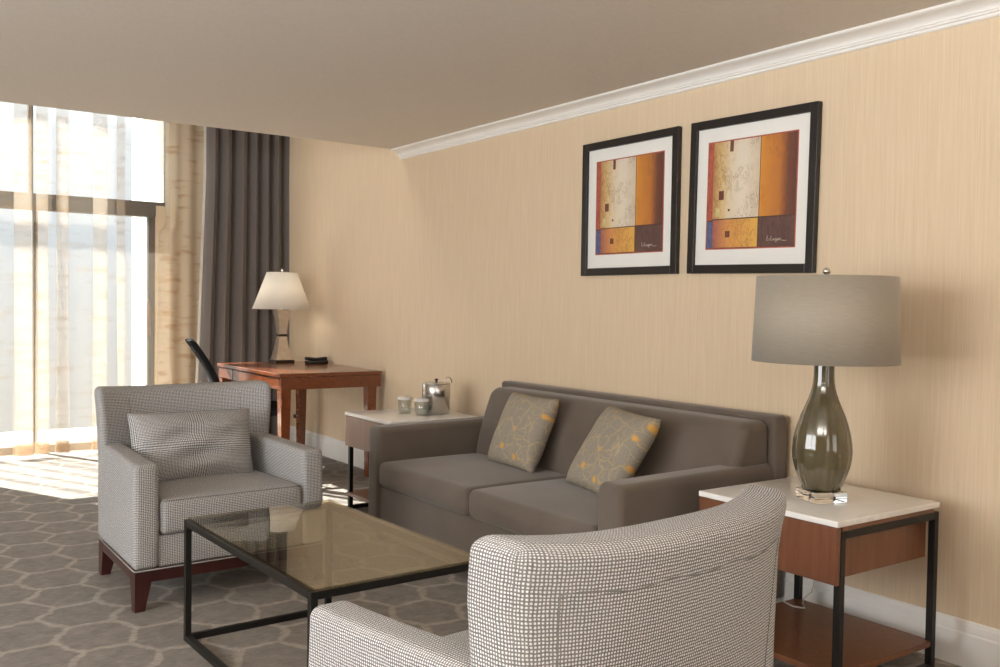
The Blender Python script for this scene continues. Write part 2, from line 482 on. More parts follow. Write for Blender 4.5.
LINING = shade_mat('white curtain lining', (0.80, 0.77, 0.72), 0.55)
GREYSILK = shade_mat('grey silk shade', (0.375, 0.330, 0.262), 0.10, silk=True)
WHITESHADE = shade_mat('ivory linen shade', (0.90, 0.86, 0.79), 0.35)
def olive_mat():
    g = G('olive smoked glass glaze'); n = g.noise(g.mapped(g.coord(), (3, 3, 1)), 6, 3)
    g.set(Base_Color=g.ramp(n, [(0.3, (0.062, 0.050, 0.023)), (0.7, (0.100, 0.083, 0.043))]), Roughness=0.06)
    g.b.inputs['Coat Weight'].default_value = 1.0; g.b.inputs['Coat Roughness'].default_value = 0.02
    return g.m
OLIVE = olive_mat()
MERCURY = plain('silvered champagne glass', (0.62, 0.54, 0.45), 0.16, 0.75, 0.5, 0.15, 25)

# ------------------------------------------------------------------ the room
XW = 3.3; YW = 8.45; ZC = 2.36; YS = 5.93; ZT = 5.0; XL = -3.1; YB = -2.3
def slab(name, lo, hi, m, r=0.0):
    bm = NB(); rbox(bm, lo, hi, r, 1); return struct(finish(bm, name, m, smooth=False))
slab('floor', (XL, YB, -0.12), (XW+0.15, YW+0.25, 0.0), CARPET)
slab('wall_right', (XW, YB, 0.0), (XW+0.15, YW+0.25, ZT), WALL)
slab('wall_left', (XL-0.15, YB, 0.0), (XL, YW+0.25, ZT), WALL)
slab('wall_back', (XL-0.15, YB-0.15, 0.0), (XW+0.15, YB, ZT), WALL)
slab('ceiling', (XL, YB, ZC), (XW, YS, ZC+0.34), CEIL)
slab('ceiling_loft', (XL-0.15, YB-0.15, ZT), (XW+0.15, YW+0.25, ZT+0.12), CEIL)
# window wall: piers either side of the glazing, header over it
WX0, WX1, WX1T = 0.12, 2.28, 2.41
Z0, Z1 = 1.985, 2.085
bm = NB()
rbox(bm, (XL, YW, 0), (WX0, YW+0.25, ZT), 0, 1)
rbox(bm, (WX1T, YW, 0), (XW, YW+0.25, ZT), 0, 1)
rbox(bm, (WX1, YW, 0), (WX1T, YW+0.25, Z1), 0, 1)
rbox(bm, (WX0, YW, 3.12), (WX1T, YW+0.25, ZT), 0, 1)
struct(finish(bm, 'wall_window', WALL, smooth=False))
# sliding glass door below, fixed light above
def win(name, lo, hi, bars, fr=0.05, mw=0.018, ft=None, fb=None):
    ft = ft or fr; fb = fb or fr
    bm = NB(); y0, y1 = YW+0.02, YW+0.09
    (x0, z0), (x1, z1) = lo, hi
    rbox(bm, (x0, y0, z0), (x0+fr, y1, z1), 0.004); rbox(bm, (x1-fr, y0, z0), (x1, y1, z1), 0.004)
    rbox(bm, (x0+fr, y0, z0), (x1-fr, y1 if fb == fr else y0+0.02, z0+fb), 0.004); rbox(bm, (x0+fr, y0, z1-ft), (x1-fr, y1 if ft == fr else y0+0.02, z1), 0.004)
    for b in bars: rbox(bm, (b-mw, y0+0.005, z0+fr), (b+mw, y1-0.005, z1-fr), 0.004)
    f = struct(finish(bm, name, WINFRAME, smooth=False))
    bm = NB(); rbox(bm, (x0+fr, YW+0.05, z0+fb), (x1-fr, YW+0.056, z1-ft), 0, 1)
    finish(bm, 'pane', WINPANE, f, smooth=False)
    return f
win('window_1', (WX0, Z1), (WX1T, 3.12), (1.30,), 0.035)
d1 = win('door_1', (WX0, 0.0), (WX1, Z1), (1.335,), 0.055)
bm = NB(); rbox(bm, (WX0, YW-0.01, Z0), (WX1, YW+0.10, Z1), 0.006); finish(bm, 'transom', WINFRAME, d1, smooth=False)
bm = NB(); rbox(bm, (2.205, YW-0.03, 0.95), (2.235, YW+0.0, 1.26), 0.008)
rbox(bm, (2.21, YW-0.005, 0.99), (2.23, YW+0.025, 1.01), 0.004); rbox(bm, (2.21, YW-0.005, 1.20), (2.23, YW+0.025, 1.22), 0.004)
hd = finish(bm, 'door_handle', wood('brown door pull', (0.16, 0.09, 0.06), (0.24, 0.14, 0.10), 0.4), d1)
# baseboard and crown
def extrude_y(name, prof, y0, y1, m):
    bm = NB(); loft(bm, [[(x, y, z) for x, z in prof] for y in (y0, y1)])
    return struct(finish(bm, name, m, smooth=False))
extrude_y('baseboard_right', [(XW, 0), (XW-0.017, 0), (XW-0.017, 0.118), (XW-0.013, 0.125), (XW-0.013, 0.131), (XW-0.011, 0.150), (XW-0.006, 0.163), (XW, 0.166)], YB, YW, TRIM)
cp = [(0.083, 0.0), (0.083, -0.008), (0.077, -0.012)]
for i in range(9):
    a = i/8*PI/2
    cp.append((0.072 - 0.050*math.sin(a), -0.040 + 0.026*math.cos(a) - 0.002*i/8))
cp += [(0.017, -0.044), (0.017, -0.050), (0.010, -0.053), (0.010, -0.062), (0.004, -0.066), (0.0, -0.066)]
extrude_y('trim_1', [(XW, ZC)] + [(XW-x, ZC+z) for x, z in cp], YB, YS, TRIM)

# outside: balcony floor, a side fin, and the ground far below
bm = NB(); rbox(bm, (-1.5, YW+0.25, -0.25), (4.0, YW+1.75, -0.04), 0, 1)
struct(finish(bm, 'balcony_floor', plain('pale concrete', (0.55, 0.53, 0.50), 0.9), smooth=False))
bm = NB(); rbox(bm, (2.50, YW+0.25, -0.04), (2.66, YW+1.7, 5.0), 0, 1)  # added fin, meant to bound the sun patch
struct(finish(bm, 'added_side_fin', plain('white stucco', (0.85, 0.84, 0.82), 0.9), smooth=False))

# unseen panel on a slab, added to keep sun off the right wall
bm = NB(); rbox(bm, (0.86, 10.40, 3.85), (2.66, 10.56, 5.2), 0, 1); rbox(bm, (0.86, YW+0.25, 5.05), (2.66, 10.40, 5.2), 0, 1)
struct(finish(bm, 'sun_block_panel', bpy.data.materials['white stucco'], smooth=False))

# ------------------------------------------------------------------ curtains
def cloth(name, path, z0, z1, m, parent=None, nz=14, flare=None, uv0=0.0):
    bm = NB(); uvl = bm.loops.layers.uv.verify()
    s = [0.0]
    for i in range(1, len(path)): s.append(s[-1] + math.dist(path[i], path[i-1]))
    rows = []
    for k in range(nz+1):
        t = k/nz; z = z0 + (z1-z0)*t
        rows.append([bm.verts.new(flare(x, y, z, i) if flare else (x, y, z)) for i, (x, y) in enumerate(path)])
    for k in range(nz):
        for i in range(len(path)-1):
            f = bm.faces.new([rows[k][i], rows[k][i+1], rows[k+1][i+1], rows[k+1][i]])
            for lp, (ii, kk) in zip(f.loops, ((i, k), (i+1, k), (i+1, k+1), (i, k+1))):
                lp[uvl].uv = (s[ii]+uv0, z0+(z1-z0)*kk/nz)
    return finish(bm, name, m, parent)
def zfold_path(x0, x1, y, folds, n=3):
    """straight run of voile with gathers where the cloth doubles back on itself"""
    pts = [(x0, y)]
    for (a, b) in folds:
        c = (a+b)/2
        pts += [(a, y), (c, y-0.034), (b, y-0.040), (b+0.004, y-0.030), (c, y-0.024), (a-0.003, y-0.018), (a-0.005, y-0.008), (c, y-0.004), (b+0.002, y), (b+0.004, y+0.010), (c, y+0.014), (a, y+0.020), (a, y+0.028), (c, y+0.030), (b, y+0.016)]
    pts.append((x1, y))
    out = []
    for i in range(len(pts)-1):
        p, q = pts[i], pts[i+1]
        k = max(1, int(math.dist(p, q)/0.03))
        for j in range(k):
            t = j/k
            out.append((p[0]+(q[0]-p[0])*t, p[1]+(q[1]-p[1])*t + 0.006*math.sin(31*(p[0]+(q[0]-p[0])*t))))
    out.append(pts[-1])
    return out
rnd = random.Random(3)
folds = [(0.30, 0.36), (0.52, 0.60), (0.75, 0.80), (0.95, 1.0), (1.14, 1.26), (1.300, 1.375), (1.445, 1.525), (1.72, 1.82), (1.905, 1.955)]
def sheer_flare(x, y, z, i):
    k = max(0.0, 1 - z/2.2)
    return (x + 0.012*math.sin(i*0.9+z*1.3)*k, y - 0.05*k*(0.5+0.5*math.sin(x*17)) , z)
sh = thing('sheer_curtain', 'cream sheer voile curtain hanging across the bright window', 'curtain', (0, 0, 0))
cloth('sheer_panel', zfold_path(0.16, 2.33, 8.20, folds), 0.03, 4.6, SHEER, sh, 24, sheer_flare)
gs = thing('gathered_sheer', 'beige gathered voile with brown dashes, between window and grey drape', 'curtain', (0, 0, 0))
gp = []
for i in range(61):
    t = i/60; gp.append((2.29 + 0.48*t, 8.395 + 0.014*math.sin(t*2*PI*3.2)))
def gs_flare(x, y, z, i):
    left = 0.055*min(1, max(0, (z-1.86)/0.05))*max(0, 1-i/24)
    return (x + left, y, z)
cloth('voile', gp, 0.03, 4.6, SHEERDENSE, gs, 120, gs_flare)
dr = thing('drape', 'heavy dark grey pleated drape hanging at the room corner behind the desk', 'curtain', (0, 0, 0))
dp = []
for i in range(181):
    t = i/180
    ph = (t*6.2 + 0.12*math.sin(t*9))*PI
    dp.append((2.585 + 0.705*t + 0.012*math.sin(2*ph), 8.04 - 0.105*abs(math.sin(ph))**0.65 + 0.008*math.sin(t*23)))
def dr_flare(x, y, z, i):
    k = max(0, 2.3 - z)/2.3; t = i/180
    return (x - 0.075*k*(1-t)**2, y - 0.05*k*t, z)
cloth('drape_panel', dp, 0.02, 4.6, DRAPE, dr, 30, dr_flare)
bm = NB(); uvl = bm.loops.layers.uv.verify()
prev = None
for k in range(31):
    z = 0.02 + 4.58*k/30; kk = max(0, 2.3-z)/2.3
    a = bm.verts.new((2.548 - 0.082*kk, 7.985, z)); b = bm.verts.new((2.575 - 0.086*kk, 8.005, z))
    if prev: bm.faces.new([prev[0], prev[1], b, a])
    prev = (a, b)
lo_ = finish(bm, 'lining', LINING, dr); lo_['label'] = 'white lining edge'

# ------------------------------------------------------------------ armchairs
def make_armchair(label):
    t = thing('armchair', label, 'armchair', (0, 0, 0), 0, 'woven dot armchairs')
    B = 0.408
    def T(p): return Vector((p.x*(1 - 0.13*p.y), p.y, p.z))
    def lean(p):
        y = p.y
        k = max(0.0, p.z - 0.30)
        y += 0.19*k
        u = abs(p.x)/B
        y -= 0.095*u**2.8*min(1, max(0, (p.z-0.35)/0.40))
        x = p.x*(1 - 0.13*p.y)*(1 + 0.050*max(0, p.z-0.52)/0.33)
        return Vector((x, y, p.z + 0.014*u**4*max(0, (p.z-0.5)/0.35)))
    bm = NB(); rbox(bm, (-B, 0.185, 0.168), (B, 0.318, 0.858), 0.036, 4, (16, 2, 14), lean)
    back = finish(bm, 'backrest', DOTS, t)
    # seam lines of the back: wing seams and the line under the rounded top
    bm = NB()
    for s in (-1, 1):
        pts = [lean(Vector((s*0.262, 0.1845, z))) for z in [0.50 + 0.36*i/12 - 0.05 for i in range(13)]]
        tube(bm, [(p.x, p.y-0.0005, p.z) for p in pts], 0.0014, 6)
        pts = [lean(Vector((s*0.33, 0.3185, 0.20 + 0.57*i/12))) for i in range(13)]
        tube(bm, [(p.x, p.y-0.0005, p.z) for p in pts], 0.0016, 6)
    pts = [lean(Vector((-0.33 + 0.66*i/20, 0.3185, 0.772 + 0.004*math.sin(i*1.1)))) for i in range(21)]
    tube(bm, [(p.x, p.y-0.0005, p.z) for p in pts], 0.0016, 6)
    finish(bm, 'seam', SEAM, back)
    for s in (-1, 1):
        def armd(p, s=s):
            k = max(0, (p.z-0.30)/0.275)
            z = p.z + 0.016*k*max(0, (p.y+0.30)/0.55)**1.2
            x = p.x
            return T(Vector((x, p.y + 0.012*k, z)))
        xa, xb = (0.305, 0.406) if s > 0 else (-0.406, -0.305)
        bm = NB(); rbox(bm, (xa, -0.36, 0.168), (xb, 0.27, 0.600), 0.026, 4, (2, 10, 8), armd)
        a = finish(bm, 'armrest', DOTS, t)
        bm = NB()
        xi = s*0.322
        zf = 0.552
        pp = [armd(Vector((s*0.316, -0.3445, 0.19+0.382*i/8))) for i in range(9)] + [armd(Vector((s*(0.316+0.076*i/6), -0.345, 0.593))) for i in range(1, 7)]
        tube(bm, [(p.x, p.y, p.z) for p in pp], 0.0016, 6)
        finish(bm, 'seam', SEAM, a)
    bm = NB(); rbox(bm, (-0.310, -0.345, 0.168), (0.310, 0.20, 0.30), 0.012, 2, (1, 1, 1), T); finish(bm, 'seat_base', DOTS, t)
    def puff(p):
        u, v = p.x/0.31, (p.y+0.07)/0.29
        dz = 0.018*max(0, 1-u*u)*max(0, 1-v*v) if p.z > 0.36 else 0
        dy = -0.012*max(0, 1-u*u)*(1-abs(p.z-0.37)/0.08) if p.y < -0.30 else 0
        return T(Vector((p.x, p.y+dy, p.z+dz)))
    bm = NB(); rbox(bm, (-0.303, -0.358, 0.298), (0.303, 0.215, 0.448), 0.028, 4, (14, 12, 4), puff)
    sc_ = finish(bm, 'seat_cushion', DOTS, t)
    bm = NB(); tube(bm, [puff(Vector((-0.29+0.58*i/16, -0.351, 0.441))) for i in range(17)], 0.002, 6); finish(bm, 'seam', SEAM, sc_)
    # cord along the bottom of the upholstery, mahogany rail and legs
    bm = NB(); tube(bm, [T(Vector(p)) for p in ((-0.402, 0.305, 0.168), (-0.404, -0.352, 0.168), (-0.398, -0.358, 0.168), (0.398, -0.358, 0.168), (0.404, -0.352, 0.168), (0.402, 0.305, 0.168))], 0.003, 8)
    finish(bm, 'piping', PIPING, t)
    bm = NB()
    rbox(bm, (-0.396, -0.350, 0.116), (0.396, -0.322, 0.170), 0.003, 2, (1, 1, 1), T); rbox(bm, (-0.396, 0.285, 0.116), (0.396, 0.310, 0.170), 0.003, 2, (1, 1, 1), T)
    rbox(bm, (-0.396, -0.325, 0.116), (-0.370, 0.290, 0.170), 0.003, 2, (1, 1, 1), T); rbox(bm, (0.370, -0.325, 0.116), (0.396, 0.290, 0.170), 0.003, 2, (1, 1, 1), T)
    finish(bm, 'base_rail', MAHOG, t, smooth=False)
    for sx in (-1, 1):
        for sy in (-1, 1):
            yo = -0.352 if sy < 0 else 0.312
            xo = 0.400*sx*(1 - 0.13*yo)
            bm = NB()
            def ring(z, wx, wy, off=0):
                x0, x1 = sorted((xo, xo - sx*wx)); y0, y1 = sorted((yo + off, yo + off - sy*wy))
                return [(x0, y0, z), (x1, y0, z), (x1, y1, z), (x0, y1, z)]
            loft(bm, [ring(0.168, 0.074, 0.074), ring(0.115, 0.066, 0.066), ring(0.0, 0.040, 0.040)])
            finish(bm, 'leg', MAHOG, t, smooth=False)
    return t
ch1 = make_armchair('grey woven dot armchair beyond the glass table, facing the camera')
ch1.location = (1.384, 4.292, 0); ch1.rotation_euler = (0, 0, math.radians(2.5))
ch2 = dup(ch1, (1.300, 1.620, 0), PI + math.radians(5.4), 'grey woven dot armchair seen from behind in front of the sofa')

def pillow_mesh(w, h, t, n=28, pinch=0.05, wrinkle=0.0, seed=0, p=4.0):
    bm = NB(); uvl = bm.loops.layers.uv.verify(); rn = random.Random(seed)
    ph = [rn.uniform(0, 6.28) for _ in range(6)]
    def pos(i, j, side):
        u, v = -1 + 2*i/n, -1 + 2*j/n
        u = math.copysign(abs(u)**0.8, u); v = math.copysign(abs(v)**0.8, v)
        x = w/2*u*(1 - pinch*(1 - v*v)); y = h/2*v*(1 - pinch*(1 - u*u))
        z = t/2*(max(0, 1-abs(u)**p)*max(0, 1-abs(v)**p))**0.5
        z += wrinkle*math.sin(v*11+ph[0]+u*u*2.5)*(0.5+0.5*math.sin(u*2.5+ph[1]))*(1-u*u)*(1-v*v) + wrinkle*0.6*math.sin(u*6-v*7+ph[2])*(1-u*u)*(1-v*v)
        return Vector((x, y, z*side))
    rim = {}
    for side in (1, -1):
        vs = {}
        for i in range(n+1):
            for j in range(n+1):
                edge = i in (0, n) or j in (0, n)
                if edge and (i, j) in rim: vs[i, j] = rim[i, j]
                else:
                    vs[i, j] = bm.verts.new(pos(i, j, side))
                    if edge: rim[i, j] = vs[i, j]
        for i in range(n):
            for j in range(n):
                ids = [(i, j), (i+1, j), (i+1, j+1), (i, j+1)]
                if side < 0: ids.reverse()
                f = bm.faces.new([vs[q] for q in ids])
                for lp, q in zip(f.loops, ids): lp[uvl].uv = (w*q[0]/n, h*q[1]/n)
    return bm
def place_pillow(o, center, right, up):
    right, up = Vector(right).normalized(), Vector(up).normalized()
    nrm = right.cross(up).normalized(); up = nrm.cross(right)
    m = Matrix.Identity(4)
    for i, v in enumerate((right, up, nrm)):
        for k in range(3): m[k][i] = v[k]
    m.translation = Vector(center); o.matrix_world = m
lum = finish(pillow_mesh(0.575, 0.335, 0.17, wrinkle=0.014, seed=4, pinch=0.04), 'lumbar_pillow', DOTS)
tag(lum, 'grey woven dot lumbar pillow leaning in the far armchair', 'pillow')
place_pillow(lum, (1.352, 4.372, 0.592), (1, 0.04, -0.015), (0.03, 0.28, 1))

# ------------------------------------------------------------------ sofa
SY0, SY1 = 2.53, 4.525
so = thing('sofa', 'dark taupe two cushion sofa against the papered wall under the pictures', 'sofa', (2.78, 3.51, 0))
def L(p): return Vector(p) - Vector((2.78, 3.51, 0))
def sbox(name, lo, hi, r, k=3, cuts=(1, 1, 1), deform=None, m=SOFA, parent=so):
    bm = NB(); rbox(bm, L(lo), L(hi), r, k, cuts, deform); return finish(bm, name, m, parent)
sbox('base', (2.345, SY0+0.125, 0.045), (3.20, SY1-0.125, 0.305), 0.012)
for y0, y1 in ((SY0, SY0+0.135), (SY1-0.135, SY1)):
    def ad(p):
        q = p + Vector((2.78, 0, 0))
        return Vector((p.x, p.y, p.z + (0.012*(q.x-2.33)/0.85 if p.z > 0.3 else 0)))
    sbox('armrest', (2.33, y0, 0.045), (3.21, y1, 0.612), 0.034, 5, (8, 2, 6), ad)
mid = 3.535
for y0, y1 in ((SY0+0.137, mid-0.002), (mid+0.002, SY1-0.137)):
    c = (y0+y1)/2 - 3.51; hw = (y1-y0)/2
    def pf(p, c=c, hw=hw):
        u = (p.y-c)/hw; v = (p.x+0.12)/0.31
        dz = 0.022*max(0, 1-u*u)*max(0, 1-v*v) if p.z > 0.37 else 0
        dx = -0.014*max(0, 1-u**4)*(1-min(1, abs(p.z-0.365)/0.07)) if p.x < -0.40 else 0
        return Vector((p.x+dx, p.y, p.z+dz))
    sbox('seat_cushion', (2.325, y0, 0.302), (3.0, y1, 0.436), 0.032, 4, (10, 14, 4), pf)
# back cushion rises over the arms and leans against the slab behind it
def bk(p):
    q = p + Vector((2.78, 3.51, 0))
    k = (0.79-q.z)/0.39
    if q.x < 3.14: q.x -= 0.115*k
    u = (q.y-3.51)/0.98
    if q.x < 3.14: q.x -= 0.028*max(0, 1-u**6)*max(0, 1-(2*k-1)**2)
    if q.z < 0.60:                                     # between the arms it is only as wide as the seat
        lim = SY1-0.137-3.51
        y = q.y-3.51
        if abs(y) > lim: q.y = 3.51 + math.copysign(lim, y)
    return q - Vector((2.78, 3.51, 0))
sbox('back_cushion', (3.045, SY0+0.025, 0.40), (3.21, SY1-0.118, 0.800), 0.045, 5, (3, 26, 10), bk)
def bf(p):
    return p
sbox('back_frame', (3.195, SY0-0.005, 0.045), (3.275, SY1-0.015, 0.822), 0.018, 4)
for x in (2.40, 3.20):
    for y in (SY0+0.07, SY1-0.07):
        bm = NB(); loft(bm, [sq(x-2.78, y-3.51, 0.0, 0.020), sq(x-2.78, y-3.51, 0.05, 0.028)]); finish(bm, 'leg', BLACK, so, smooth=False)
def throw(center, a, t, r, seed, label, s=0.395):
    Ma = Matrix.Rotation(a, 3, 'Z') @ Matrix.Rotation(t, 3, 'Y') @ Matrix.Rotation(r, 3, 'X')
    o = finish(pillow_mesh(s*1.03, s*1.03, 0.135, seed=seed, pinch=0.035, wrinkle=0.004), 'throw_pillow', FLOWER)
    tag(o, label, 'pillow', 'flowered throw pillows on the sofa')
    place_pillow(o, center, Ma @ Vector((0, -1, 0)), Ma @ Vector((0, 0, 1)))
    return o
throw((2.865, 3.845, 0.625), math.radians(-0.6), math.radians(24), math.radians(0.8), 11, 'ochre flowered grey throw pillow on the sofa cushion nearer the window', 0.383)
throw((2.812, 3.108, 0.624), math.radians(-8.6), math.radians(33), math.radians(3), 23, 'ochre flowered grey throw pillow leaning by the sofa arm beside the big lamp', 0.402)

# ------------------------------------------------------------------ coffee table
CX0, CX1, CY0, CY1, CZ = 1.069, 1.669, 2.446, 3.522, 0.453
ct = thing('coffee_table', 'low square-tube black steel coffee table with tinted glass top', 'coffee table', ((CX0+CX1)/2, (CY0+CY1)/2, 0), 0.029)
def K(p): return Vector(p) - Vector(((CX0+CX1)/2, (CY0+CY1)/2, 0))
b = 0.023
for x0 in (CX0, CX1-b):
    for y0 in (CY0, CY1-b):
        bm = NB(); rbox(bm, K((x0, y0, 0)), K((x0+b, y0+b, CZ)), 0.002); finish(bm, 'leg', BLACK, ct, smooth=False)
for nm, z0, z1 in (('top_frame', CZ-b, CZ), ('bottom_frame', 0.0, b)):
    bm = NB()
    for x0 in (CX0, CX1-b): rbox(bm, K((x0, CY0+b, z0)), K((x0+b, CY1-b, z1)), 0.002)
    for y0 in (CY0, CY1-b): rbox(bm, K((CX0+b, y0, z0)), K((CX1-b, y0+b, z1)), 0.002)
    finish(bm, nm, BLACK, ct, smooth=False)
bm = NB(); rbox(bm, K((CX0+0.014, CY0+0.003, CZ+0.0003)), K((CX1-0.001, CY1-0.001, CZ+0.008)), 0.0, 1)
finish(bm, 'glass_top', GLASSTOP, ct, smooth=False)['label'] = 'bronze tinted glass top'

# ------------------------------------------------------------------ end tables
def make_end_table(label):
    t = thing('end_table', label, 'end table', (0, 0, 0), 0, 'marble topped end tables beside the sofa')
    H = 0.294; Z = 0.600
    bm = NB(); rbox(bm, (-H, -H, Z-0.020), (H, H, Z), 0.003); finish(bm, 'marble_top', MARBLE, t)['label'] = 'white marble top'
    bm = NB(); rbox(bm, (-H+0.0215, -H+0.042, 0.398), (H-0.012, H-0.042, Z-0.021), 0.003)
    bx_ = finish(bm, 'drawer_box', WALNUT, t, smooth=False)
    bm = NB(); rbox(bm, (-H+0.002, -H+0.003, 0.394), (-H+0.021, H-0.003, Z-0.022), 0.002); finish(bm, 'drawer', WALNUT, t, smooth=False)
    bm = NB(); rbox(bm, (-H+0.010, -H+0.006, 0.088), (H-0.010, H-0.006, 0.108), 0.002); finish(bm, 'shelf', WALNUT, t, smooth=False)
    for sy in (-1, 1):
        y0, y1 = sorted((sy*(H-0.002), sy*(H-0.027)))
        for sx in (-1, 1):
            x0, x1 = (H-0.026, H-0.001) if sx > 0 else (-H+0.0225, -H+0.0475)
            bm = NB(); rbox(bm, (x0, y0, 0), (x1, y1, Z-0.034), 0.002); finish(bm, 'leg', BLACK, t, smooth=False)
        bm = NB(); rbox(bm, (-H+0.0475, y0, Z-0.060), (H-0.026, y1, Z-0.034), 0.002); finish(bm, 'top_rail', BLACK, t, smooth=False)
        bm = NB(); rbox(bm, (-H+0.0475, y0, 0.0), (H-0.026, y1, 0.024), 0.002); finish(bm, 'foot_rail', BLACK, t, smooth=False)
    bm = NB(); rbox(bm, (-H+0.03, -H+0.004, Z-0.036), (H-0.03, H-0.004, Z-0.020), 0.001); finish(bm, 'top_support', WALNUT, t, smooth=False)
    return t
ET1 = (2.872, 2.082); ET2 = (2.842, 4.950)
et = make_end_table('marble topped walnut end table under the big olive lamp'); et.location = (*ET1, 0)
dup(et, (*ET2, 0), 0, 'marble topped walnut end table with glasses and ice bucket on it')

# ------------------------------------------------------------------ big olive lamp
LZ = 0.600; LX, LY = 2.824, 2.030
lp = thing('table_lamp', 'olive glass gourd table lamp with grey drum shade on the marble table', 'lamp', (LX, LY, LZ))
bm = NB(); loft(bm, [sq(0, 0, z, a, a, math.radians(-22)) for z, a in ((0.0005, 0.060), (0.003, 0.062), (0.035, 0.062), (0.038, 0.060))])
finish(bm, 'base', ACRYLIC, lp, smooth=False)['label'] = 'clear acrylic block base'
px = [(492, 34), (489, 38), (482, 44), (475, 49), (467, 54), (459, 57), (451, 57.8), (443, 56.5), (435.6, 54.2), (426, 49.5), (416, 43), (408, 36), (400, 29.5), (394, 25.5), (389, 22.8), (383, 20.8), (377, 19.8), (365, 19.6), (358, 19.6)]
prof = [(0.0, 0.0335)] + [(d*0.003507/2*1.0, 0.034 + (493-y)*0.00346) for y, d in px] + [(0.0, 0.034+(493-358)*0.00346)]
bm = NB(); lathe(bm, prof, 96, rad=lambda a, z: 1 + 0.012*math.cos(16*a))
finish(bm, 'body', OLIVE, lp)['label'] = 'olive green ribbed glass body'
bm = NB(); lathe(bm, [(0.0, 0.495), (0.013, 0.495), (0.013, 0.52), (0.006, 0.525), (0.006, 0.775), (0.0, 0.775)], 20); finish(bm, 'stem', CHROME, lp)
bm = NB(); zb, zt = 0.486, 0.783
lathe(bm, [(0.245, zb), (0.2475, zb), (0.2365, zt), (0.234, zt), (0.245, zb)], 96)
finish(bm, 'lamp_shade', GREYSILK, lp)['label'] = 'grey silk drum shade'
bm = NB()
for k in range(3):
    a = k*2*PI/3 + 0.4; tube(bm, [(0, 0, zt-0.012), (0.2335*math.cos(a), 0.2335*math.sin(a), zt-0.004)], 0.002, 6)
finish(bm, 'shade_spider', CHROME, lp)
bm = NB(); lathe(bm, [(0.0, 0.766), (0.005, 0.768), (0.005, 0.783), (0.009, 0.785), (0.009, 0.789), (0.005, 0.791)] + [(max(0.0, 0.0135*math.sin(PI*i/10)), 0.803 - 0.0135*math.cos(PI*i/10)) for i in range(1, 11)], 24)
finish(bm, 'finial', CHROME, lp)
bm = NB()
tube(bm, [Vector(p) - Vector((LX, LY, LZ)) for p in ((2.90, 2.06, 0.6055), (3.02, 2.14, 0.604), (3.14, 2.22, 0.604), (3.176, 2.25, 0.598), (3.184, 2.28, 0.45), (3.184, 2.30, 0.22), (3.195, 2.33, 0.135), (3.16, 2.34, 0.112), (3.10, 2.30, 0.112), (3.06, 2.26, 0.112), (3.04, 2.30, 0.112), (3.06, 2.36, 0.112))], 0.0032, 8)
finish(bm, 'cord', plain('clear grey lamp cord', (0.50, 0.47, 0.43), 0.3), lp)

# ------------------------------------------------------------------ pictures
def rgb(r, g_, b_):
    f = lambda c: ((c/255+0.055)/1.055)**2.4 if c/255 > 0.04045 else c/255/12.92
    return (f(r), f(g_), f(b_))
def paint(name, a, b, sc_=(14, 40, 18), dist=1.6):
    g = G(name); n = g.noise(g.mapped(g.coord(), sc_), 1.2, 7, 0.75, dist)
    g.set(Base_Color=g.ramp(n, [(0.36, a), (0.62, b)]), Roughness=0.6); return g.m
def grad_paint(name, stops, axis=1, lo=-0.2, hi=0.2, amp=0.35):
    g = G(name); c = g.coord(); sp = g.new('ShaderNodeSeparateXYZ'); g.l.new(c, sp.inputs[0])
    x = g.new('ShaderNodeMapRange'); g.l.new(sp.outputs[axis], x.inputs[0]); x.inputs[1].default_value = lo; x.inputs[2].default_value = hi
    n = g.noise(g.mapped(c, (14, 34, 16)), 1.4, 7, 0.75, 1.2)
    k = g.math('ADD', x.outputs[0], g.math('MULTIPLY', g.math('SUBTRACT', n, 0.5), amp), clamp=True)
    m1 = g.noise(g.mapped(c, (5, 14, 6)), 2.2, 6, 0.7, 1.5)
    crk = g.math('MULTIPLY', g.math('SUBTRACT', 1.0, g.smooth(g.math('ABSOLUTE', g.math('SUBTRACT', m1, 0.5)), 0.006, 0.030)), g.smooth(g.noise(c, 9, 2), 0.40, 0.58))
    col = g.mixc(g.math('MULTIPLY', crk, 0.55), g.ramp(k, stops), rgb(120, 72, 40))
    g.set(Base_Color=col, Roughness=0.6); return g.m
PW = 0.486                                             # printed area, and horizontal runs from +y (seen at the left) to -y
def yy(u): return PW/2 - u*PW
P_RED = paint('print brick red', rgb(150, 66, 54), rgb(186, 98, 76))
P_BLUE = paint('print slate blue', rgb(62, 74, 118), rgb(100, 110, 148))
P_CREAM = grad_paint('print cream', [(0.0, rgb(214, 196, 170)), (0.35, rgb(228, 216, 198)), (0.60, rgb(224, 208, 180)), (0.80, rgb(214, 182, 126)), (1.0, rgb(180, 132, 80))], 1, yy(0.6), yy(0.06), 0.5)
P_ORANGE = grad_paint('print orange to plum', [(0.0, rgb(92, 54, 46)), (0.22, rgb(112, 66, 48)), (0.45, rgb(188, 116, 52)), (1.0, rgb(212, 142, 54))], 1, yy(1.0), yy(0.6), 0.3)
P_GOLD = grad_paint('print gold to rose', [(0.0, rgb(224, 172, 84)), (0.6, rgb(216, 152, 82)), (0.9, rgb(178, 108, 84)), (1.0, rgb(140, 90, 96))], 1, yy(0.58), yy(0.06), 0.5)
P_PLUM = paint('print dark plum', rgb(76, 52, 50), rgb(108, 78, 70))
P_LINE = plain('print dark line', rgb(70, 48, 38), 0.6)
P_BROWN = paint('print brown mark', rgb(88, 48, 36), rgb(128, 74, 54))
P_PALE = paint('print pale yellow', rgb(196, 176, 116), rgb(220, 200, 150))
P_SIGN = plain('print white signature', rgb(215, 205, 190), 0.6)
MATB = plain('white mat board', (0.86, 0.845, 0.81), 0.85, var=0.01)
FRAME = plain('black picture frame lacquer', (0.016, 0.013, 0.012), 0.35)
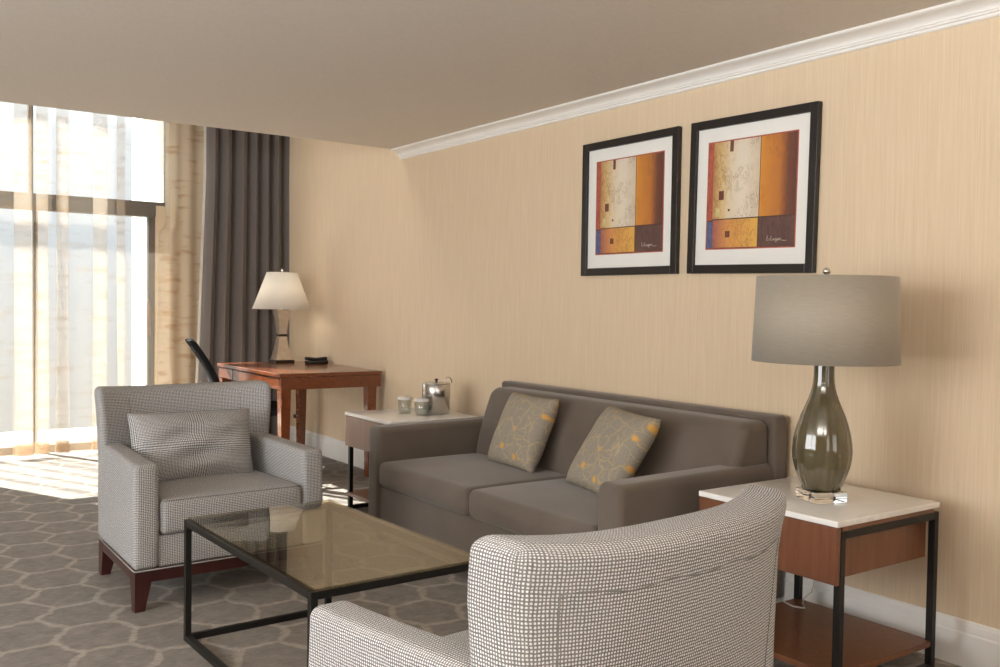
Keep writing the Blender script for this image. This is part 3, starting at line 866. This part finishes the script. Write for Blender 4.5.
def make_picture(label):
    t = thing('picture', label, 'picture', (0, 0, 0), 0, 'framed abstract prints over the sofa')
    S = 0.350; f = 0.039
    bm = NB()
    for (y0, y1, z0, z1) in ((-S, -S+f, -S, S), (S-f, S, -S, S), (-S+f, S-f, -S, -S+f), (-S+f, S-f, S-f, S)):
        rbox(bm, (-0.028, y0, z0), (0.0, y1, z1), 0.003)
    finish(bm, 'frame', FRAME, t, smooth=False)
    bm = NB(); rbox(bm, (-0.012, -S+f-0.002, -S+f-0.002), (-0.004, S-f+0.002, S-f+0.002), 0, 1); finish(bm, 'mat_board', MATB, t, smooth=False)
    mats = [P_LINE, P_RED, P_BLUE, P_CREAM, P_ORANGE, P_GOLD, P_PLUM, P_BROWN, P_PALE]
    bm = NB(); zt_, zb_ = 0.243, -0.236; PH = zt_-zb_
    def zz(v): return zt_ - v*PH
    def cell(u0, u1, v0, v1, mi, lift=0.0): rbox(bm, (-0.0136-lift, yy(u1), zz(v1)), (-0.0115, yy(u0), zz(v0)), 0, 1, mi=mi)
    cell(-0.012, 1.012, -0.012, 1.012, 1)
    cell(0.0, 1.0, 0.0, 1.0, 0, 0.0002)
    e_ = 0.0004
    cell(0.0, 0.062, 0.0, 0.735, 1, e_); cell(0.0, 0.062, 0.745, 1.0, 2, e_)
    cell(0.062, 0.605, 0.0, 0.722, 3, e_); cell(0.613, 1.0, 0.0, 0.722, 4, e_)
    cell(0.066, 0.600, 0.732, 0.995, 5, e_); cell(0.610, 1.0, 0.732, 0.995, 6, e_)
    e2 = 0.0008
    cell(0.255, 0.295, 0.0, 0.10, 7, e2); cell(0.135, 0.195, 0.46, 0.545, 7, e2); cell(0.225, 0.28, 0.84, 0.90, 7, e2)
    cell(0.10, 0.155, 0.62, 0.70, 8, e2); cell(0.25, 0.272, 0.635, 0.655, 0, e2)
    finish(bm, 'art_print', mats, t, smooth=False)
    pr = [o for o in bpy.data.objects if o.parent == t and o.name.startswith('art_print')][-1]
    bm = NB()
    u0, v0, du, dv = 0.715, 0.945, 0.022, 0.020
    strokes = [[(0, -2.3), (-.25, 0), (.5, .05)], [(1.0, -.9), (.95, 0)], [(1.9, -2.1), (1.75, 0), (2.5, .0), (2.6, -.5)], [(2.9, -.4), (3.4, -.7), (3.1, -1.0), (2.85, -.4), (3.3, 0), (3.8, -.5)],
               [(4.3, -1), (3.95, -.5), (4.3, -.1), (4.5, -.9), (4.4, .7), (4.0, .6), (4.9, -.3)], [(5.0, -.4), (5.5, -.7), (5.2, -1.0), (4.95, -.4), (5.4, 0), (5.9, -.5)], [(6.1, -1), (6.05, 0), (6.2, -.6), (6.7, -.9)], [(6.8, -.1), (8.2, .25), (9.3, .1)]]
    for st in strokes:
        tube(bm, [(-0.0146, yy(u0+du*x), zz(v0+dv*y)) for x, y in st], 0.0011, 5)
    finish(bm, 'signature', P_SIGN, pr)
    bm = NB(); rbox(bm, (-0.0205, -S+f-0.002, -S+f-0.002), (-0.0185, S-f+0.002, S-f+0.002), 0, 1); finish(bm, 'glazing', PICGLASS, t, smooth=False)
    return t
pc = make_picture('framed abstract print in red, cream and gold above the sofa nearer the window'); pc.location = (XW-0.001, 3.541, 1.780)
pc2 = dup(pc, (XW-0.001, 2.765, 1.774), 0, 'framed abstract print in red, cream and gold above the sofa nearer the big lamp')

pc2.rotation_euler = (math.radians(0.9), 0, 0)

# ------------------------------------------------------------------ desk and what stands on it
DX0, DX1, DY0, DY1, DZ = 2.470, 3.255, 6.095, 7.385, 0.774
dk = thing('desk', 'polished cherry wood writing desk in the corner by the drape', 'desk', (2.87, 6.74, 0))
def D(p): return Vector(p) - Vector((2.87, 6.74, 0))
bm = NB(); rbox(bm, D((DX0, DY0, DZ-0.026)), D((DX1, DY1, DZ)), 0.004); finish(bm, 'table_top', CHERRY, dk, smooth=False)
bm = NB()
rbox(bm, D((DX0+0.012, DY0+0.004, DZ-0.112)), D((DX1-0.006, DY0+0.026, DZ-0.028)), 0.003)
rbox(bm, D((DX0+0.012, DY1-0.026, DZ-0.112)), D((DX1-0.006, DY1-0.004, DZ-0.028)), 0.003)
rbox(bm, D((DX1-0.030, DY0+0.026, DZ-0.112)), D((DX1-0.008, DY1-0.026, DZ-0.028)), 0.003)
finish(bm, 'apron', CHERRY, dk, smooth=False)
for y0, y1 in ((DY0+0.0265, 6.42), (6.43, 7.05), (7.06, DY1-0.0265)):
    bm = NB(); rbox(bm, D((DX0+0.010, y0, DZ-0.110)), D((DX0+0.030, y1, DZ-0.034)), 0.003); finish(bm, 'drawer', CHERRY, dk, smooth=False)
for (x, y) in ((DX0+0.050, DY0+0.042), (DX1-0.075, DY0+0.042), (DX0+0.050, DY1-0.045), (3.165, DY1-0.042)):
    bm = NB(); loft(bm, [sq(x-2.87, y-6.74, 0, 0.026), sq(x-2.87, y-6.74, DZ-0.1125, 0.036)]); finish(bm, 'leg', CHERRY, dk, smooth=False)

dl = thing('desk_lamp', 'silvered hourglass lamp with ivory cone shade on the cherry desk', 'lamp', (2.950, 7.245, DZ))
rl = math.radians(0)
bm = NB(); rbox(bm, (-0.080, -0.080, 0), (0.080, 0.080, 0.024), 0.003); finish(bm, 'base', BRONZEBAND, dl, smooth=False)
def hour(zs):
    return [sq(0, 0, z, a, a, rl) for z, a in zs]
bm = NB(); loft(bm, hour([(0.025, 0.068), (0.07, 0.056), (0.12, 0.045), (0.17, 0.037), (0.213, 0.032)])); finish(bm, 'lower_body', MERCURY, dl, smooth=False)
bm = NB(); rbox(bm, (-0.035, -0.035, 0.213), (0.035, 0.035, 0.232), 0.003); finish(bm, 'waist_band', BRONZEBAND, dl, smooth=False)
bm = NB(); loft(bm, hour([(0.232, 0.031), (0.28, 0.034), (0.33, 0.040), (0.38, 0.047), (0.425, 0.056)])); finish(bm, 'upper_body', MERCURY, dl, smooth=False)
bm = NB(); lathe(bm, [(0.0, 0.42), (0.012, 0.42), (0.012, 0.50), (0.006, 0.50), (0.006, 0.735), (0.0, 0.735)], 16); finish(bm, 'stem', CHROME, dl)
bm = NB(); lathe(bm, [(0.231, 0.433), (0.2335, 0.433), (0.1205, 0.730), (0.118, 0.730), (0.231, 0.433)], 64); finish(bm, 'lamp_shade', WHITESHADE, dl)['label'] = 'ivory linen cone shade'
bm = NB()
for k in range(3):
    a = k*2*PI/3; tube(bm, [(0, 0, 0.722), (0.114*math.cos(a), 0.114*math.sin(a), 0.730)], 0.002, 6)
finish(bm, 'shade_spider', CHROME, dl)
bm = NB(); lathe(bm, [(0.0, 0.725), (0.007, 0.735), (0.007, 0.742)] + [(max(0.0, 0.010*math.sin(PI*i/8)), 0.750-0.010*math.cos(PI*i/8)) for i in range(1, 9)], 16); finish(bm, 'finial', CHROME, dl)

bulb = light('desk_lamp_bulb', 'POINT', (2.950, 7.245, DZ+0.60), (0, 0, -1), 2.2, (1.0, 0.92, 0.82), shadow_soft_size=0.05)

ph = thing('telephone', 'small black telephone lying on the cherry desk by the wall', 'telephone', (3.15, 7.01, DZ))
bm = NB(); rbox(bm, (-0.08, -0.06, 0), (0.08, 0.06, 0.022), 0.01, 3, (4, 2, 1), lambda p: Vector((p.x, p.y, p.z*(1+0.4*(p.x+0.08)/0.16)))); finish(bm, 'base', BLKPLASTIC, ph)
bm = NB(); rbox(bm, (-0.095, -0.03, 0.020), (0.085, 0.025, 0.048), 0.012, 3, (8, 1, 1), lambda p: Vector((p.x, p.y, p.z + 0.010*abs(p.x)/0.09))); finish(bm, 'handset', BLKPLASTIC, ph)

oc = thing('office_chair', 'black office chair pushed in behind the cherry desk', 'chair', (2.530, 6.80, 0), math.radians(-15))
def obk(p):
    k = (p.z-0.55)/0.42
    return Vector((p.x - 0.17*k - 0.10*k*k + 0.06*k + 0.03*(abs(p.y)/0.22)**2, p.y, p.z))
bm = NB(); rbox(bm, (-0.255, -0.21, 0.53), (-0.210, 0.21, 0.985), 0.018, 3, (1, 8, 10), obk); finish(bm, 'backrest', BLKMESH, oc)
bm = NB(); rbox(bm, (-0.22, -0.235, 0.43), (0.24, 0.235, 0.50), 0.03, 4, (6, 6, 1)); finish(bm, 'seat', BLKMESH, oc)
bm = NB(); tube(bm, [(-0.02, 0, 0.425), (-0.16, 0, 0.42), (-0.235, 0, 0.46), (-0.262, 0, 0.58), (-0.29, 0, 0.70)], 0.018, 8); finish(bm, 'back_bracket', BLKPLASTIC, oc)
bm = NB(); lathe(bm, [(0.0, 0.07), (0.03, 0.07), (0.028, 0.25), (0.016, 0.26), (0.016, 0.40), (0.05, 0.41), (0.05, 0.432), (0, 0.432)], 20); finish(bm, 'gas_lift', BLKPLASTIC, oc)
bm = NB()
for k in range(5):
    a = k*2*PI/5+0.3; tube(bm, [(0.02*math.cos(a), 0.02*math.sin(a), 0.105), (0.15*math.cos(a), 0.15*math.sin(a), 0.09), (0.28*math.cos(a), 0.28*math.sin(a), 0.068)], 0.02, 8, (1.2, 1, 0.7))
finish(bm, 'star_base', BLKPLASTIC, oc)
for k in range(5):
    a = k*2*PI/5+0.3; x, y = 0.28*math.cos(a), 0.28*math.sin(a)
    bm = NB(); tube(bm, [(x-0.018*math.sin(a), y+0.018*math.cos(a), 0.0275), (x+0.018*math.sin(a), y-0.018*math.cos(a), 0.0275)], 0.027, 16); tube(bm, [(x, y, 0.03), (x, y, 0.07)], 0.008, 8)
    finish(bm, 'caster', BLKPLASTIC, oc)
for s in (-1, 1):
    bm = NB(); tube(bm, [(0.0, s*0.235, 0.45), (0.0, s*0.275, 0.46), (0.0, s*0.275, 0.615)], 0.014, 8); rbox(bm, (-0.12, s*0.275-0.03, 0.612), (0.12, s*0.275+0.03, 0.637), 0.01, 2); finish(bm, 'armrest', BLKPLASTIC, oc)

# ------------------------------------------------------------------ glasses and ice bucket
def make_tumbler(label):
    t = thing('drinking_glass', label, 'glass', (0, 0, 0), 0, 'paper capped drinking glasses')
    bm = NB(); lathe(bm, [(0.0, 0.0), (0.038, 0.0), (0.040, 0.003), (0.043, 0.088), (0.0415, 0.089), (0.0405, 0.088), (0.037, 0.012), (0.0, 0.011)], 32); finish(bm, 'glass_body', TUMBLER, t)
    bm = NB(); lathe(bm, [(0.0, 0.0915), (0.044, 0.0905), (0.045, 0.083), (0.046, 0.083), (0.0455, 0.094), (0.041, 0.098), (0.0, 0.098)], 32); finish(bm, 'paper_lid', PAPERLID, t)['label'] = 'white paper cap'
    return t
tg = make_tumbler('paper capped drinking glass farther from the ice bucket on the end table'); tg.location = (2.836, 5.012, 0.600)
dup(tg, (2.872, 4.873, 0.600), 0, 'paper capped drinking glass just in front of the ice bucket')
ib = thing('ice_bucket', 'small stainless steel ice bucket with lid on the end table', 'ice bucket', (3.000, 4.915, 0.600))
bm = NB(); lathe(bm, [(0.0, 0.0), (0.080, 0.0), (0.083, 0.004), (0.083, 0.090), (0.086, 0.094), (0.086, 0.178), (0.083, 0.181), (0.0, 0.181)], 48); finish(bm, 'body', STEEL, ib)
bm = NB(); lathe(bm, [(0.0, 0.1812), (0.084, 0.1812), (0.084, 0.186), (0.07, 0.190), (0.0, 0.192)], 48)
ld = finish(bm, 'lid', STEEL, ib)
bm = NB(); lathe(bm, [(0.006, 0.191), (0.006, 0.200), (0.012, 0.203), (0.012, 0.210), (0.0, 0.213)], 16); finish(bm, 'knob', BLKPLASTIC, ld)
bm = NB(); tube(bm, [(0.052+0.0*i, -0.03+0.0*i, 0) for i in range(0)] or [Vector((0.055 + 0.028*math.cos(a), -0.045+0.0*a, 0.186 + 0.036*math.sin(a))) for a in [PI*i/10 for i in range(11)]], 0.004, 8)
finish(bm, 'handle', CHROME, ld)

# outlet on the wall under the desk
ol = thing('wall_outlet', 'white wall outlet with a black plug under the desk', 'outlet', (XW-0.001, 7.70, 0.30))
bm = NB(); rbox(bm, (-0.008, -0.04, -0.06), (0, 0.04, 0.06), 0.003); finish(bm, 'plate', plain('white outlet plastic', (0.75, 0.73, 0.70), 0.4), ol)
bm = NB(); rbox(bm, (-0.045, -0.018, -0.045), (-0.008, 0.018, -0.012), 0.005, 2); finish(bm, 'plug', BLKPLASTIC, ol)
